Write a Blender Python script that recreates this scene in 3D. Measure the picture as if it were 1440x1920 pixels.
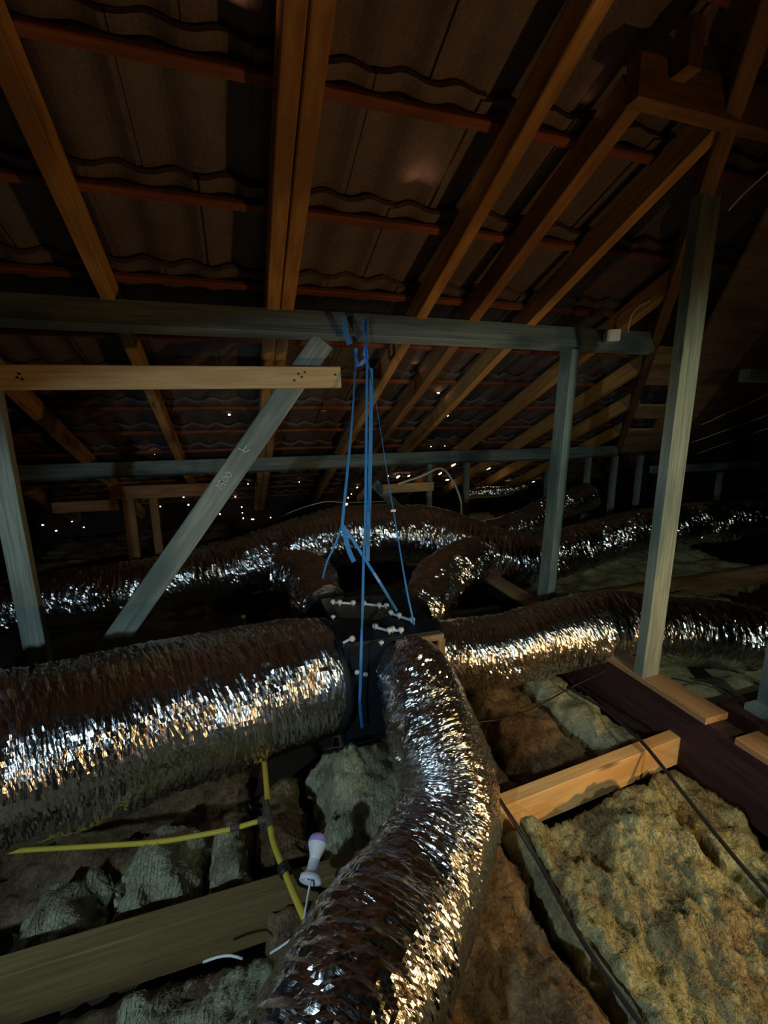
import bpy, bmesh, math, random
import numpy as np
from mathutils import Vector, Matrix
random.seed(7)
D = bpy.data
for o in list(D.objects): D.objects.remove(o)
scene = bpy.context.scene
COL = scene.collection

# ------------------------------------------------------------------ camera, light, exposure
EYE = 1.38                      # eye height over the ceiling lining
F, CX, CY = 850.0, 720.0, 960.0
PITCH, YAW = math.radians(12.0), math.radians(-17.9)   # looks 12 deg down, 17.9 deg right of the rafters' heading
cam = D.cameras.new('camera'); co = D.objects.new('camera', cam); COL.objects.link(co)
cam.sensor_fit = 'VERTICAL'; cam.sensor_height = 32.0; cam.lens = 32.0 * F / 1920.0
cam.clip_start = 0.02; cam.clip_end = 60
co.location = (0, 0, EYE)
co.rotation_euler = (math.radians(90) - PITCH, math.radians(0.4), YAW)
scene.camera = co
scene.view_settings.view_transform = 'Standard'; scene.view_settings.look = 'None'
scene.view_settings.gamma = 1.0; scene.view_settings.use_curve_mapping = False
scene.view_settings.exposure = 0.0
world = D.worlds.new('world'); scene.world = world; world.use_nodes = True
world.node_tree.nodes['Background'].inputs[0].default_value = (0.9, 0.95, 1.0, 1)
world.node_tree.nodes['Background'].inputs[1].default_value = 0.0

def lamp(name, kind, loc, energy, color, **kw):
    l = D.lights.new(name, kind); l.energy = energy; l.color = color
    for k, v in kw.items(): setattr(l, k, v)
    o = D.objects.new(name, l); COL.objects.link(o); o.location = loc
    return o
def aim(o, target):
    o.rotation_euler = (Vector(target) - o.location).to_track_quat('-Z', 'Y').to_euler()
warm = lamp('work_lamp', 'SPOT', (1.42, 0.22, 0.60), 23, (1.0, 0.58, 0.22), shadow_soft_size=0.03, spot_size=math.radians(150), spot_blend=0.8)
aim(warm, warm.location + Vector((-.73, .67, .12)))
def heading(az, tilt):          # degrees right of the rafters' heading, degrees down
    a, t = math.radians(az), math.radians(tilt); return Vector((math.sin(a) * math.cos(t), math.cos(a) * math.cos(t), -math.sin(t)))
cool = lamp('torch', 'SPOT', (-0.85, -0.20, 1.20), 42, (0.60, 0.84, 1.0), shadow_soft_size=0.028, spot_size=math.radians(92), spot_blend=0.25)
aim(cool, cool.location + heading(30, 31))
side = lamp('second_torch', 'SPOT', (1.15, -0.35, 1.36), 26, (0.94, 1.0, 0.76), shadow_soft_size=0.028, spot_size=math.radians(92), spot_blend=0.45)
aim(side, side.location + heading(8, 29))

# ------------------------------------------------------------------ photo measurements -> places
cp, sp = math.cos(PITCH), math.sin(PITCH); cy, sy = math.cos(YAW), math.sin(YAW)
SL = 0.443; RZ = 1.27 + EYE; SA = math.atan(SL)
NRM = Vector((0, math.sin(SA), math.cos(SA)))
def ray(px, py):
    x, v = px - CX, py - CY
    f = F * cp - v * sp; dn = F * sp + v * cp
    return Vector((x * cy - f * sy, x * sy + f * cy, -dn))
def at(px, py, z=None, y=None, x=None, d=None, roof=None):
    r = ray(px, py); e = Vector((0, 0, EYE))
    if z is not None: t = (z - EYE) / r.z
    elif y is not None: t = y / r.y
    elif x is not None: t = x / r.x
    elif d is not None: t = d / F
    else:
        off = roof or 0.0
        t = (RZ + off / math.cos(SA) - EYE) / (r.z + SL * r.y)
    return e + r * t
def rp(x, y, off=0.0):                       # point on the plane under the rafters, off = along its normal
    return Vector((x, y, RZ - SL * y)) + NRM * off

# ------------------------------------------------------------------ noise
def _h(i, j, k, s):
    n = (i * 374761393 + j * 668265263 + k * 2147483647 + s * 974634777) & 0xffffffff
    n = ((n ^ (n >> 13)) * 1274126177) & 0xffffffff
    n = n ^ (n >> 16)
    return (n & 0xffff) / 65535.0
def vnoise(p, seed=0):
    p = np.asarray(p, dtype=np.float64); f = np.floor(p).astype(np.int64); t = p - f; t = t * t * (3 - 2 * t)
    r = 0
    for a in (0, 1):
        for b in (0, 1):
            for c in (0, 1):
                w = (t[:, 0] if a else 1 - t[:, 0]) * (t[:, 1] if b else 1 - t[:, 1]) * (t[:, 2] if c else 1 - t[:, 2])
                r = r + w * _h(f[:, 0] + a, f[:, 1] + b, f[:, 2] + c, seed)
    return r * 2 - 1
def fbm(p, seed=0, octv=4):
    r = 0; a = 1.0; p = np.asarray(p, dtype=np.float64)
    for o in range(octv):
        r = r + a * vnoise(p * (2.03 ** o) + 13.7 * o, seed + o); a *= 0.5
    return r

# ------------------------------------------------------------------ object helpers
def tag(o, label=None, cat=None, group=None, kind=None):
    if label: o['label'] = label
    if cat: o['category'] = cat
    if group: o['group'] = group
    if kind: o['kind'] = kind
    return o
def empty(name, loc=(0, 0, 0)):
    o = D.objects.new(name, None); o.empty_display_size = 0.05; o.location = loc; COL.objects.link(o); return o
def link(name, me, m, parent=None, smooth=False):
    if m is not None: me.materials.append(m)
    if smooth: me.polygons.foreach_set('use_smooth', [True] * len(me.polygons))
    o = D.objects.new(name, me); COL.objects.link(o)
    if parent is not None:
        o.parent = parent
        o.matrix_parent_inverse = Matrix.Translation(parent.location).inverted()
    return o
def mesh(name, verts, faces, m, parent=None, smooth=False, uv=None):
    me = D.meshes.new(name); me.from_pydata([tuple(v) for v in verts], [], faces); me.update()
    if uv is not None:
        l = me.uv_layers.new(name='UVMap')
        idx = np.zeros(len(me.loops), dtype=np.int32); me.loops.foreach_get('vertex_index', idx)
        l.data.foreach_set('uv', np.asarray(uv)[idx].astype(np.float32).ravel())
    return link(name, me, m, parent, smooth)
def frombm(name, bm, m, parent=None, smooth=False):
    me = D.meshes.new(name); bm.normal_update(); bm.to_mesh(me); bm.free()
    return link(name, me, m, parent, smooth)
def timber(name, a, b, w, h, m, up=(0, 0, 1), parent=None, bev=0.003, ext=(0, 0), rough=0.0):
    """sawn length from a to b (centre line); w across, h along 'up'. Local x runs along the grain."""
    a, b = Vector(a), Vector(b); d = (b - a).normalized(); a = a - d * ext[0]; b = b + d * ext[1]
    up = Vector(up); s = up.cross(d).normalized(); u = d.cross(s).normalized()
    L = (b - a).length; n = max(2, int(L / 0.12))
    bm = bmesh.new(); rings = []
    sd = random.random() * 50
    for i in range(n + 1):
        x = L * i / n; wob = 0.0015 * math.sin(x * 3.1 + sd) + rough * (random.random() - .5)
        wz = 0.0015 * math.sin(x * 2.3 + sd * 2) + rough * (random.random() - .5)
        c = 0.0 if bev <= 0 else bev
        pts = []
        for sx, sz in ((-1, -1), (1, -1), (1, 1), (-1, 1)):
            e = bev
            p1 = (sx * (w / 2 - e), sz * h / 2); p2 = (sx * w / 2, sz * (h / 2 - e))
            pts += [p1, p2] if sx * sz > 0 else [p2, p1]
        pts2 = [pts[i2] for i2 in range(8)]
        rings.append([bm.verts.new((x, q[0] + wob, q[1] + wz)) for q in sorted(pts2, key=lambda q: math.atan2(q[1], q[0]))])
    for i in range(n):
        for j in range(8):
            k = (j + 1) % 8
            bm.faces.new((rings[i][j], rings[i + 1][j], rings[i + 1][k], rings[i][k]))
    bm.faces.new(rings[0]); bm.faces.new(rings[-1][::-1])
    bmesh.ops.recalc_face_normals(bm, faces=bm.faces)
    me = D.meshes.new(name); bm.to_mesh(me); bm.free()
    me.materials.append(m)
    o = D.objects.new(name, me); COL.objects.link(o)
    M = Matrix((d, s, u)).transposed().to_4x4(); M.translation = a
    if parent is not None:
        o.parent = parent; o.matrix_parent_inverse = Matrix.Translation(parent.location).inverted()
    o.matrix_basis = M
    return o
def catmull(pts, step):
    P = [np.array(p, dtype=float) for p in pts]
    P = [2 * P[0] - P[1]] + P + [2 * P[-1] - P[-2]]
    out = []
    for i in range(1, len(P) - 2):
        n = max(2, int(np.linalg.norm(P[i + 1][:3] - P[i][:3]) / step))
        for k in range(n):
            t = k / n; a, b, c, d = P[i - 1], P[i], P[i + 1], P[i + 2]
            out.append(0.5 * ((2 * b) + (-a + c) * t + (2 * a - 5 * b + 4 * c - d) * t * t + (-a + 3 * b - 3 * c + d) * t ** 3))
    out.append(P[-2]); return np.array(out)
def frames(C):
    T = np.gradient(C, axis=0); T /= np.linalg.norm(T, axis=1)[:, None]
    N = np.zeros_like(C); up = np.array([0, 0, 1.0])
    if abs(T[0] @ up) > 0.9: up = np.array([0, 1.0, 0])
    n = up - T[0] * (T[0] @ up); N[0] = n / np.linalg.norm(n)
    for i in range(1, len(C)):
        n = N[i - 1] - T[i] * (T[i] @ N[i - 1]); N[i] = n / np.linalg.norm(n)
    return T, N, np.cross(T, N)
def tube(name, pts, r, m, parent=None, step=0.02, n=10, smooth=True, flat=None):
    """pts: 3-vectors; r radius. flat=(a,b) gives an oval section"""
    C = catmull([tuple(p) for p in pts], step); T, N, B = frames(C)
    ang = np.arange(n) * 2 * math.pi / n
    ra, rb = flat if flat else (r, r)
    V = C[:, None, :] + (np.cos(ang)[None, :, None] * N[:, None, :] * ra + np.sin(ang)[None, :, None] * B[:, None, :] * rb)
    V = V.reshape(-1, 3); k = len(C); faces = []
    for i in range(k - 1):
        for j in range(n):
            q = (j + 1) % n; faces.append((i * n + j, i * n + q, (i + 1) * n + q, (i + 1) * n + j))
    faces.append(tuple(range(n))[::-1]); faces.append(tuple((k - 1) * n + j for j in range(n)))
    return mesh(name, V, faces, m, parent, smooth)
def duct(name, pts, m, parent=None, step=0.006, n=110, wr=0.007, seed=1, sag=0.0, crush=(), neck0=0.0):
    """pts: (x,y,z,r). Wrinkled foil sleeve: creases run round the sleeve."""
    P = catmull(pts, step); C = P[:, :3]; R = P[:, 3]
    T, N, B = frames(C)
    S = np.concatenate([[0], np.cumsum(np.linalg.norm(np.diff(C, axis=0), axis=1))])
    K = len(C); ang = np.arange(n) * 2 * math.pi / n
    ss = np.repeat(S, n); aa = np.tile(ang, K); rr = np.repeat(R, n)
    ca, sa_ = np.cos(aa), np.sin(aa)
    # creases: fine along the length, long round the girth, sheared a little by low noise
    sh = 0.03 * fbm(np.stack([ss * 3, ca * 1.5, sa_ * 1.5], 1), seed + 50, 2)
    e1 = vnoise(np.stack([(ss + sh) * 62, ca * 2.2, sa_ * 2.2], 1), seed)
    e2 = vnoise(np.stack([(ss - sh) * 130, ca * 3.2, sa_ * 3.2], 1), seed + 9)
    e3 = fbm(np.stack([ss * 14, ca * rr * 22, sa_ * rr * 22], 1), seed + 17, 3)
    e4 = vnoise(np.stack([ss * 5, ca * 1.3, sa_ * 1.3], 1), seed + 23)
    hel = np.abs(np.sin(math.pi * ss / 0.038 + 0.5 * aa / math.pi * 1.0))
    amp = np.clip(0.62 + 0.85 * vnoise(np.stack([ss * 7, ca * 1.6, sa_ * 1.6], 1), seed + 31), .12, 1.4)
    dr = wr * amp * (0.8 * (1 - np.abs(e1)) - 0.4 + 0.60 * e2 + 0.35 * e3) + 0.010 * e4 + 0.0015 * hel
    for (s0, wd, dep) in crush:
        dr = dr - dep * np.exp(-((ss - s0) / wd) ** 2) * (1 + 0.5 * np.sin(aa * 2))
    if neck0 > 0: dr = dr * np.clip(ss / neck0, 0.12, 1)
    dr = dr + np.random.RandomState(seed).uniform(-1, 1, len(ss)) * 0.0009
    r2 = rr + dr
    off = N[np.repeat(np.arange(K), n)] * (ca * r2)[:, None] + B[np.repeat(np.arange(K), n)] * (sa_ * r2)[:, None]
    V = np.repeat(C, n, axis=0) + off
    V[:, 2] -= sag * 0
    i = np.arange(K - 1)[:, None]; j = np.arange(n)[None, :]; q = (j + 1) % n
    Fq = np.stack([i * n + j, i * n + q, (i + 1) * n + q, (i + 1) * n + j], -1).reshape(-1, 4)
    uv = np.stack([ss, aa * rr], 1)
    faces = Fq.tolist(); faces.append(list(range(n))[::-1]); faces.append([(K - 1) * n + x for x in range(n)])
    o = mesh(name, V, faces, m, parent, False)
    l = o.data.uv_layers.new(name='UVMap')
    S2 = S[i] + 0 * j; S3 = S[i + 1] + 0 * j; R2 = R[i] + 0 * j; R3 = R[i + 1] + 0 * j; A0 = j * 2 * math.pi / n + 0 * i; A1 = (j + 1) * 2 * math.pi / n + 0 * i
    q4 = np.stack([np.stack([S2, A0 * R2], -1), np.stack([S2, A1 * R2], -1), np.stack([S3, A1 * R3], -1), np.stack([S3, A0 * R3], -1)], 2).reshape(-1, 2)
    q4 = np.concatenate([q4, np.zeros((2 * n, 2))]).astype(np.float32)
    l.data.foreach_set('uv', q4.ravel())
    return o
def ribbon(name, pts, w, m, parent=None, th=0.0015, step=0.03, twist=(0, 0)):
    C = catmull([tuple(p) for p in pts], step); T, N, B = frames(C); K = len(C)
    V = []
    for i in range(K):
        t = i / (K - 1); view = C[i] - np.array([0, 0, EYE]); view = view / np.linalg.norm(view)
        s0 = np.cross(T[i], np.array([-0.30, 0.95, 0.0])); s0 /= np.linalg.norm(s0); n0 = np.cross(s0, T[i])
        a = twist[0] + (twist[1] - twist[0]) * t
        s = s0 * math.cos(a) + n0 * math.sin(a); nn = np.cross(s, T[i]); nn /= np.linalg.norm(nn)
        ww = w / 2
        for e, f in ((-1, -1), (1, -1), (1, 1), (-1, 1)): V.append(C[i] + s * ww * e + nn * th / 2 * f)
    faces = []
    for i in range(K - 1):
        for j in range(4):
            q = (j + 1) % 4; faces.append((i * 4 + j, i * 4 + q, (i + 1) * 4 + q, (i + 1) * 4 + j))
    faces.append((3, 2, 1, 0)); faces.append(tuple((K - 1) * 4 + j for j in range(4)))
    return mesh(name, V, faces, m, parent)
def lathe(name, a, b, prof, m, parent=None, n=28, smooth=True, close=(True, True)):
    a, b = Vector(a), Vector(b); d = (b - a).normalized()
    u = d.orthogonal().normalized(); v = d.cross(u)
    V = []; faces = []
    for (t, r) in prof:
        for j in range(n):
            q = 2 * math.pi * j / n; V.append(a + d * t + u * (r * math.cos(q)) + v * (r * math.sin(q)))
    for i in range(len(prof) - 1):
        for j in range(n):
            k = (j + 1) % n; faces.append((i * n + j, i * n + k, (i + 1) * n + k, (i + 1) * n + j))
    if close[0]: faces.append(tuple(range(n))[::-1])
    if close[1]: faces.append(tuple((len(prof) - 1) * n + j for j in range(n)))
    return mesh(name, V, faces, m, parent, smooth)
def slab(name, pts, th, m, nrm, parent=None):
    """flat polygon extruded by th against nrm"""
    nrm = Vector(nrm).normalized(); k = len(pts)
    V = [Vector(p) for p in pts] + [Vector(p) - nrm * th for p in pts]
    faces = [tuple(range(k)), tuple(range(2 * k - 1, k - 1, -1))] + [(i, (i + 1) % k, k + (i + 1) % k, k + i) for i in range(k)]
    bm = bmesh.new(); vs = [bm.verts.new(v) for v in V]
    for f in faces: bm.faces.new([vs[i] for i in f])
    bmesh.ops.recalc_face_normals(bm, faces=bm.faces)
    return frombm(name, bm, m, parent)

# ------------------------------------------------------------------ materials
def nm(name):
    m = D.materials.new(name); m.use_nodes = True; nt = m.node_tree
    return m, nt, nt.nodes['Principled BSDF']
def ramp(nt, fac, stops):
    r = nt.nodes.new('ShaderNodeValToRGB'); e = r.color_ramp.elements
    while len(e) < len(stops): e.new(0.5)
    for i, (p, c) in enumerate(stops): e[i].position = p; e[i].color = (*c, 1)
    nt.links.new(fac, r.inputs[0]); return r.outputs[0]
def mapped(nt, scale, coord='Object'):
    tc = nt.nodes.new('ShaderNodeTexCoord'); mp = nt.nodes.new('ShaderNodeMapping')
    mp.inputs['Scale'].default_value = scale; nt.links.new(tc.outputs[coord], mp.inputs[0]); return mp.outputs[0]
def noise_n(nt, vec, scale=1, detail=4, rough=0.6, dist=0.0):
    n = nt.nodes.new('ShaderNodeTexNoise'); n.inputs['Scale'].default_value = scale
    n.inputs['Detail'].default_value = detail; n.inputs['Roughness'].default_value = rough
    n.inputs['Distortion'].default_value = dist
    nt.links.new(vec, n.inputs['Vector']); return n.outputs['Fac']
def bump(nt, h, strength, dist=0.002, prev=None):
    b = nt.nodes.new('ShaderNodeBump'); b.inputs['Strength'].default_value = strength; b.inputs['Distance'].default_value = dist
    nt.links.new(h, b.inputs['Height'])
    if prev is not None: nt.links.new(prev, b.inputs['Normal'])
    return b.outputs['Normal']
def mixrgb(nt, fac, a, b, mode='MIX'):
    n = nt.nodes.new('ShaderNodeMix'); n.data_type = 'RGBA'; n.blend_type = mode
    if isinstance(fac, (int, float)): n.inputs[0].default_value = fac
    else: nt.links.new(fac, n.inputs[0])
    for v, i in ((a, 6), (b, 7)):
        if isinstance(v, tuple): n.inputs[i].default_value = (*v, 1)
        else: nt.links.new(v, n.inputs[i])
    return n.outputs[2]
def wood(name, dark, light, rough=0.75, knots=True, stain=None):
    m, nt, b = nm(name)
    g = noise_n(nt, mapped(nt, (1.6, 38, 38)), 1, 6, 0.65, 0.6)
    g2 = noise_n(nt, mapped(nt, (5, 140, 140)), 1, 3, 0.6)
    c = ramp(nt, g, [(0.32, dark), (0.66, light)])
    c = mixrgb(nt, 0.35, c, ramp(nt, g2, [(0.35, tuple(x * .55 for x in dark)), (0.6, light)]))
    lo = noise_n(nt, mapped(nt, (2.2, 9, 9)), 1, 3, 0.5)
    c = mixrgb(nt, ramp(nt, lo, [(0.48, (0, 0, 0)), (0.7, (1, 1, 1))]), c, stain or tuple(x * 0.6 for x in dark))
    if knots:
        v = nt.nodes.new('ShaderNodeTexVoronoi'); nt.links.new(mapped(nt, (1.9, 8, 8)), v.inputs['Vector']); v.inputs['Scale'].default_value = 1
        k = ramp(nt, v.outputs['Distance'], [(0.06, (1, 1, 1)), (0.13, (0, 0, 0))])
        c = mixrgb(nt, k, c, tuple(x * 0.3 for x in dark))
    nt.links.new(c, b.inputs['Base Color']); b.inputs['Roughness'].default_value = rough
    b.inputs['Specular IOR Level'].default_value = 0.25
    nt.links.new(bump(nt, g2, 0.35, 0.0012), b.inputs['Normal'])
    return m
def plain(name, col, rough=0.6, metal=0.0, spec=0.4, var=0.25, scale=60):
    m, nt, b = nm(name)
    n = noise_n(nt, mapped(nt, (1, 1, 1)), scale, 4)
    c = mixrgb(nt, n, tuple(x * (1 - var) for x in col), tuple(min(1, x * (1 + var)) for x in col))
    nt.links.new(c, b.inputs['Base Color']); b.inputs['Roughness'].default_value = rough
    b.inputs['Metallic'].default_value = metal; b.inputs['Specular IOR Level'].default_value = spec
    nt.links.new(bump(nt, n, 0.2, 0.001), b.inputs['Normal'])
    return m
M = {}
M['rafter'] = wood('aged_rafter_pine', (0.42, 0.19, 0.055), (0.74, 0.39, 0.12))
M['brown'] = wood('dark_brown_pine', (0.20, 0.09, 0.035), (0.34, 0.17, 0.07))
M['brown2'] = wood('reddish_dark_pine', (0.24, 0.10, 0.035), (0.42, 0.20, 0.07))
M['batten'] = wood('roof_batten_wood', (0.17, 0.05, 0.022), (0.30, 0.095, 0.035))
M['treated'] = wood('treated_grey_pine', (0.19, 0.24, 0.20), (0.42, 0.47, 0.38), stain=(0.14, 0.19, 0.17))
M['purlin'] = wood('blue_grey_pine', (0.12, 0.17, 0.17), (0.28, 0.34, 0.31), stain=(0.08, 0.11, 0.12))
M['fresh'] = wood('fresh_sawn_pine', (0.66, 0.42, 0.17), (0.84, 0.58, 0.27), stain=(0.56, 0.32, 0.12))
M['joist'] = wood('joist_pine', (0.15, 0.10, 0.04), (0.23, 0.165, 0.065))
M['plumwood'] = wood('dark_hardwood', (0.045, 0.022, 0.022), (0.085, 0.040, 0.036), knots=False)
M['packer'] = wood('packer_pine', (0.36, 0.20, 0.10), (0.50, 0.30, 0.15))
M['white'] = plain('white_plastic', (0.78, 0.80, 0.82), 0.4, var=0.06)
M['lilac'] = plain('lilac_tint_plastic', (0.42, 0.36, 0.78), 0.35, var=0.05)
M['black'] = plain('black_sheath', (0.018, 0.018, 0.02), 0.45, spec=0.5)
M['boxblack'] = plain('black_plenum_panel', (0.012, 0.013, 0.018), 0.55, spec=0.3, scale=18)
M['yellow'] = plain('yellow_gas_pipe', (0.62, 0.48, 0.05), 0.5, var=0.15)
M['cream'] = plain('creamy_wire_and_light_strip', (0.85, 0.80, 0.72), 0.5)
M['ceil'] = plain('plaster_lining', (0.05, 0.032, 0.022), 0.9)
M['void'] = plain('dark_brick_inner_skin', (0.035, 0.022, 0.018), 0.95)
M['fitting'] = plain('brown_pipe_fitting', (0.07, 0.06, 0.045), 0.6)
M['cardboard'] = wood('box_frame_wood', (0.20, 0.14, 0.08), (0.42, 0.32, 0.19), knots=False)
M['chalk'] = plain('chalk', (0.95, 0.93, 0.78), 0.9)
M['ply'] = wood('brown_valley_board', (0.50, 0.27, 0.12), (0.68, 0.40, 0.19), knots=False)
def strapmat():
    m, nt, b = nm('blue_webbing')
    n = noise_n(nt, mapped(nt, (400, 400, 900)), 1, 2)
    nt.links.new(ramp(nt, n, [(0.3, (0.03, 0.22, 0.70)), (0.7, (0.09, 0.38, 0.95))]), b.inputs['Base Color'])
    b.inputs['Roughness'].default_value = 0.38; b.inputs['Specular IOR Level'].default_value = 0.5
    nt.links.new(bump(nt, n, 0.4, 0.0006), b.inputs['Normal'])
    return m
M['strap'] = strapmat()
def foil(name, tint=(0.92, 0.90, 0.90)):
    m, nt, b = nm(name)
    v = mapped(nt, (150, 26, 1), 'UV'); n1 = noise_n(nt, v, 1, 4, 0.6, 0.8)
    v2 = mapped(nt, (330, 120, 1), 'UV'); n2 = noise_n(nt, v2, 1, 3, 0.7, 1.2)
    v3 = mapped(nt, (46, 9, 1), 'UV'); n3 = noise_n(nt, v3, 1, 3, 0.6, 0.6)
    lo = noise_n(nt, mapped(nt, (3, 3, 1), 'UV'), 1, 3)
    nt.links.new(mixrgb(nt, lo, tuple(x * .8 for x in tint), tint), b.inputs['Base Color'])
    b.inputs['Metallic'].default_value = 1.0
    r = nt.nodes.new('ShaderNodeMapRange'); r.inputs[3].default_value = 0.09; r.inputs[4].default_value = 0.26
    nt.links.new(lo, r.inputs[0]); nt.links.new(r.outputs[0], b.inputs['Roughness'])
    nn = bump(nt, n3, 0.6, 0.008); nn = bump(nt, n1, 0.55, 0.003, nn)
    nt.links.new(nn, b.inputs['Normal'])
    return m
M['foil'] = foil('silver_duct_foil')
def tilemat():
    m, nt, b = nm('concrete_roof_tile')
    n = noise_n(nt, mapped(nt, (1, 1, 1)), 3.5, 6, 0.7); n2 = noise_n(nt, mapped(nt, (1, 1, 1)), 140, 3)
    c = ramp(nt, n, [(0.3, (0.10, 0.065, 0.055)), (0.7, (0.20, 0.145, 0.12))])
    c = mixrgb(nt, 0.3, c, ramp(nt, n2, [(0.3, (0.03, 0.02, 0.02)), (0.7, (0.22, 0.17, 0.14))]))
    nt.links.new(c, b.inputs['Base Color']); b.inputs['Roughness'].default_value = 0.85; b.inputs['Specular IOR Level'].default_value = 0.25
    nt.links.new(bump(nt, n2, 0.5, 0.001), b.inputs['Normal']); return m
M['tile'] = tilemat()
def wool(name, pale, dirt, amount):
    m, nt, b = nm(name)
    n = noise_n(nt, mapped(nt, (1, 1, 1)), 5, 5, 0.6, 0.5); f = noise_n(nt, mapped(nt, (1, 1, 1)), 55, 6, 0.75, 1.5)
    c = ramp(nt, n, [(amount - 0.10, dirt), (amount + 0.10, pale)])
    c = mixrgb(nt, 0.45, c, ramp(nt, f, [(0.33, tuple(x * .4 for x in dirt)), (0.62, pale)]))
    nt.links.new(c, b.inputs['Base Color']); b.inputs['Roughness'].default_value = 0.95; b.inputs['Specular IOR Level'].default_value = 0.1
    f2 = noise_n(nt, mapped(nt, (1, 1, 1)), 190, 4, 0.8, 0.5)
    nt.links.new(bump(nt, f2, 0.6, 0.003, bump(nt, f, 0.9, 0.012)), b.inputs['Normal']); return m
M['wool_y'] = wool('yellow_glass_wool', (0.60, 0.62, 0.35), (0.24, 0.14, 0.07), 0.50)
M['wool_g'] = wool('pale_green_wool', (0.68, 0.70, 0.46), (0.24, 0.16, 0.09), 0.42)
M['wool_b'] = wool('brown_dusty_shaded_wool', (0.40, 0.30, 0.17), (0.12, 0.06, 0.03), 0.56)  # brown dust; also stands in for shadow behind the lit joist
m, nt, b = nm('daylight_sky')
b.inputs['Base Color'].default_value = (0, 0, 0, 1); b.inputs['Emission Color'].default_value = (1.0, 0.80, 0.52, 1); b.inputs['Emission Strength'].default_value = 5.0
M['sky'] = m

# ------------------------------------------------------------------ setting: lining, walls, tiled roof
X0, X1, YB, YF = -3.4, 5.6, -2.4, 5.3
def struct(o): return tag(o, kind='structure')
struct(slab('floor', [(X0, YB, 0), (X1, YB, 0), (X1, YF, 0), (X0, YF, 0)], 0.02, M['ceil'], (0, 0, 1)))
struct(slab('wall_left', [(X0, YB, -0.02), (X0, YB, 4.0), (X0, YF, 4.0), (X0, YF, -0.02)], 0.1, M['void'], (1, 0, 0)))
struct(slab('wall_right', [(X1, YB, -0.02), (X1, YB, 4.0), (X1, YF, 4.0), (X1, YF, -0.02)], 0.1, M['void'], (-1, 0, 0)))
struct(slab('wall_far', [(X0, YF, -0.02), (X0, YF, 0.5), (X1, YF, 0.5), (X1, YF, -0.02)], 0.1, M['void'], (0, -1, 0)))
struct(slab('wall_back', [(X0, YB, -0.02), (X0, YB, 2.6), (X1, YB, 2.6), (X1, YB, -0.02)], 0.1, M['void'], (0, 1, 0)))
RIDGE = -1.0
zr = RZ - SL * RIDGE + 0.13
struct(slab('ceiling_rear', [(X0, RIDGE, zr), (X1, RIDGE, zr), (X1, YB - .1, zr + SL * (YB - .1 - RIDGE)), (X0, YB - .1, zr + SL * (YB - .1 - RIDGE))], 0.03, M['tile'], (0, -0.4, -1)))
GAUGE = 0.340
BY = [1.275 + GAUGE * i for i in range(-6, 12)]      # batten rows, distance from the camera's wall line
TH = 0.116                                            # underside of tile heads above the rafter soffit plane
def tiles():
    V = []; Fc = []; rnd = random.Random(3); W = 0.30; ns = 20
    for ci, y0 in enumerate(BY):
        ya, yb_ = y0 - 0.048, y0 + GAUGE + 0.03
        x = X0 - 0.1 + (0.15 if ci % 2 else 0)
        while x < X1:
            dz = rnd.uniform(-.003, .004); dl = rnd.uniform(-.006, .006); base = len(V)
            ms = 5
            for lay in (0, 1):
                for i in range(ms):
                    t = i / (ms - 1); y = ya + (yb_ - ya) * t + dl
                    for j in range(ns + 1):
                        u = j / ns; xx = x + u * (W + 0.012)
                        ph = (u * 2) % 1.0
                        prof = 0.024 * (0.5 - 0.5 * math.cos(2 * math.pi * ph)) ** 1.3
                        if u > 0.93: prof += 0.006
                        V.append(rp(xx, y, TH + dz + prof + 0.036 * t + lay * 0.019))
            st = ns + 1; L = ms * st
            for i in range(ms - 1):
                for j in range(ns):
                    a = base + i * st + j
                    Fc.append((a, a + 1, a + st + 1, a + st)); b2 = a + L
                    Fc.append((b2, b2 + st, b2 + st + 1, b2 + 1))
            for j in range(ns):
                a = base + j; Fc.append((a, a + L, a + L + 1, a + 1))
                a = base + (ms - 1) * st + j; Fc.append((a, a + 1, a + L + 1, a + L))
            for i in range(ms - 1):
                for j in (0, ns):
                    a = base + i * st + j; Fc.append((a, a + st, a + L + st, a + L))
            x += W
    return mesh('ceiling', V, Fc, M['tile'])
struct(tiles())
# backing felt closes the tiled roof to the sky
struct(slab('ceiling_backing', [rp(X0, RIDGE, 0.26), rp(X1, RIDGE, 0.26), rp(X1, YF + .2, 0.26), rp(X0, YF + .2, 0.26)], 0.02, M['void'], -NRM))
HB = 0.020
PLACE2 = ['topmost', 'second from top', 'third from top', 'fourth from top', 'fifth from top', 'sixth from top', 'middle', 'sixth from bottom', 'fifth from bottom', 'fourth from bottom', 'third from bottom', 'second from bottom', 'lowest']
PLACE = ['topmost', 'second from the top', 'third from the top', 'fourth from the top', 'fifth from the top', 'sixth from the top', 'seventh from the top', 'eighth from the top', 'ninth from the top', 'tenth from the top', 'eleventh from the top', 'lowest']
vis = [y for y in BY if 0.8 < y < 5.1]
for i, y in enumerate(vis):
    o = timber('roof_batten', rp(X0 + .05, y, 0.0965 + HB / 2), rp(X1 - .05, y, 0.0965 + HB / 2), 0.030, HB, M['batten'], up=NRM)
    where = 'above the cross beam' if y < 1.95 else ('between the near and far cross beams' if y < 3.5 else 'near the eave')
    tag(o, 'reddish roof batten %s, %s of them all' % (where, PLACE2[i]), 'batten', 'roof battens across the rafters')

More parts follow.
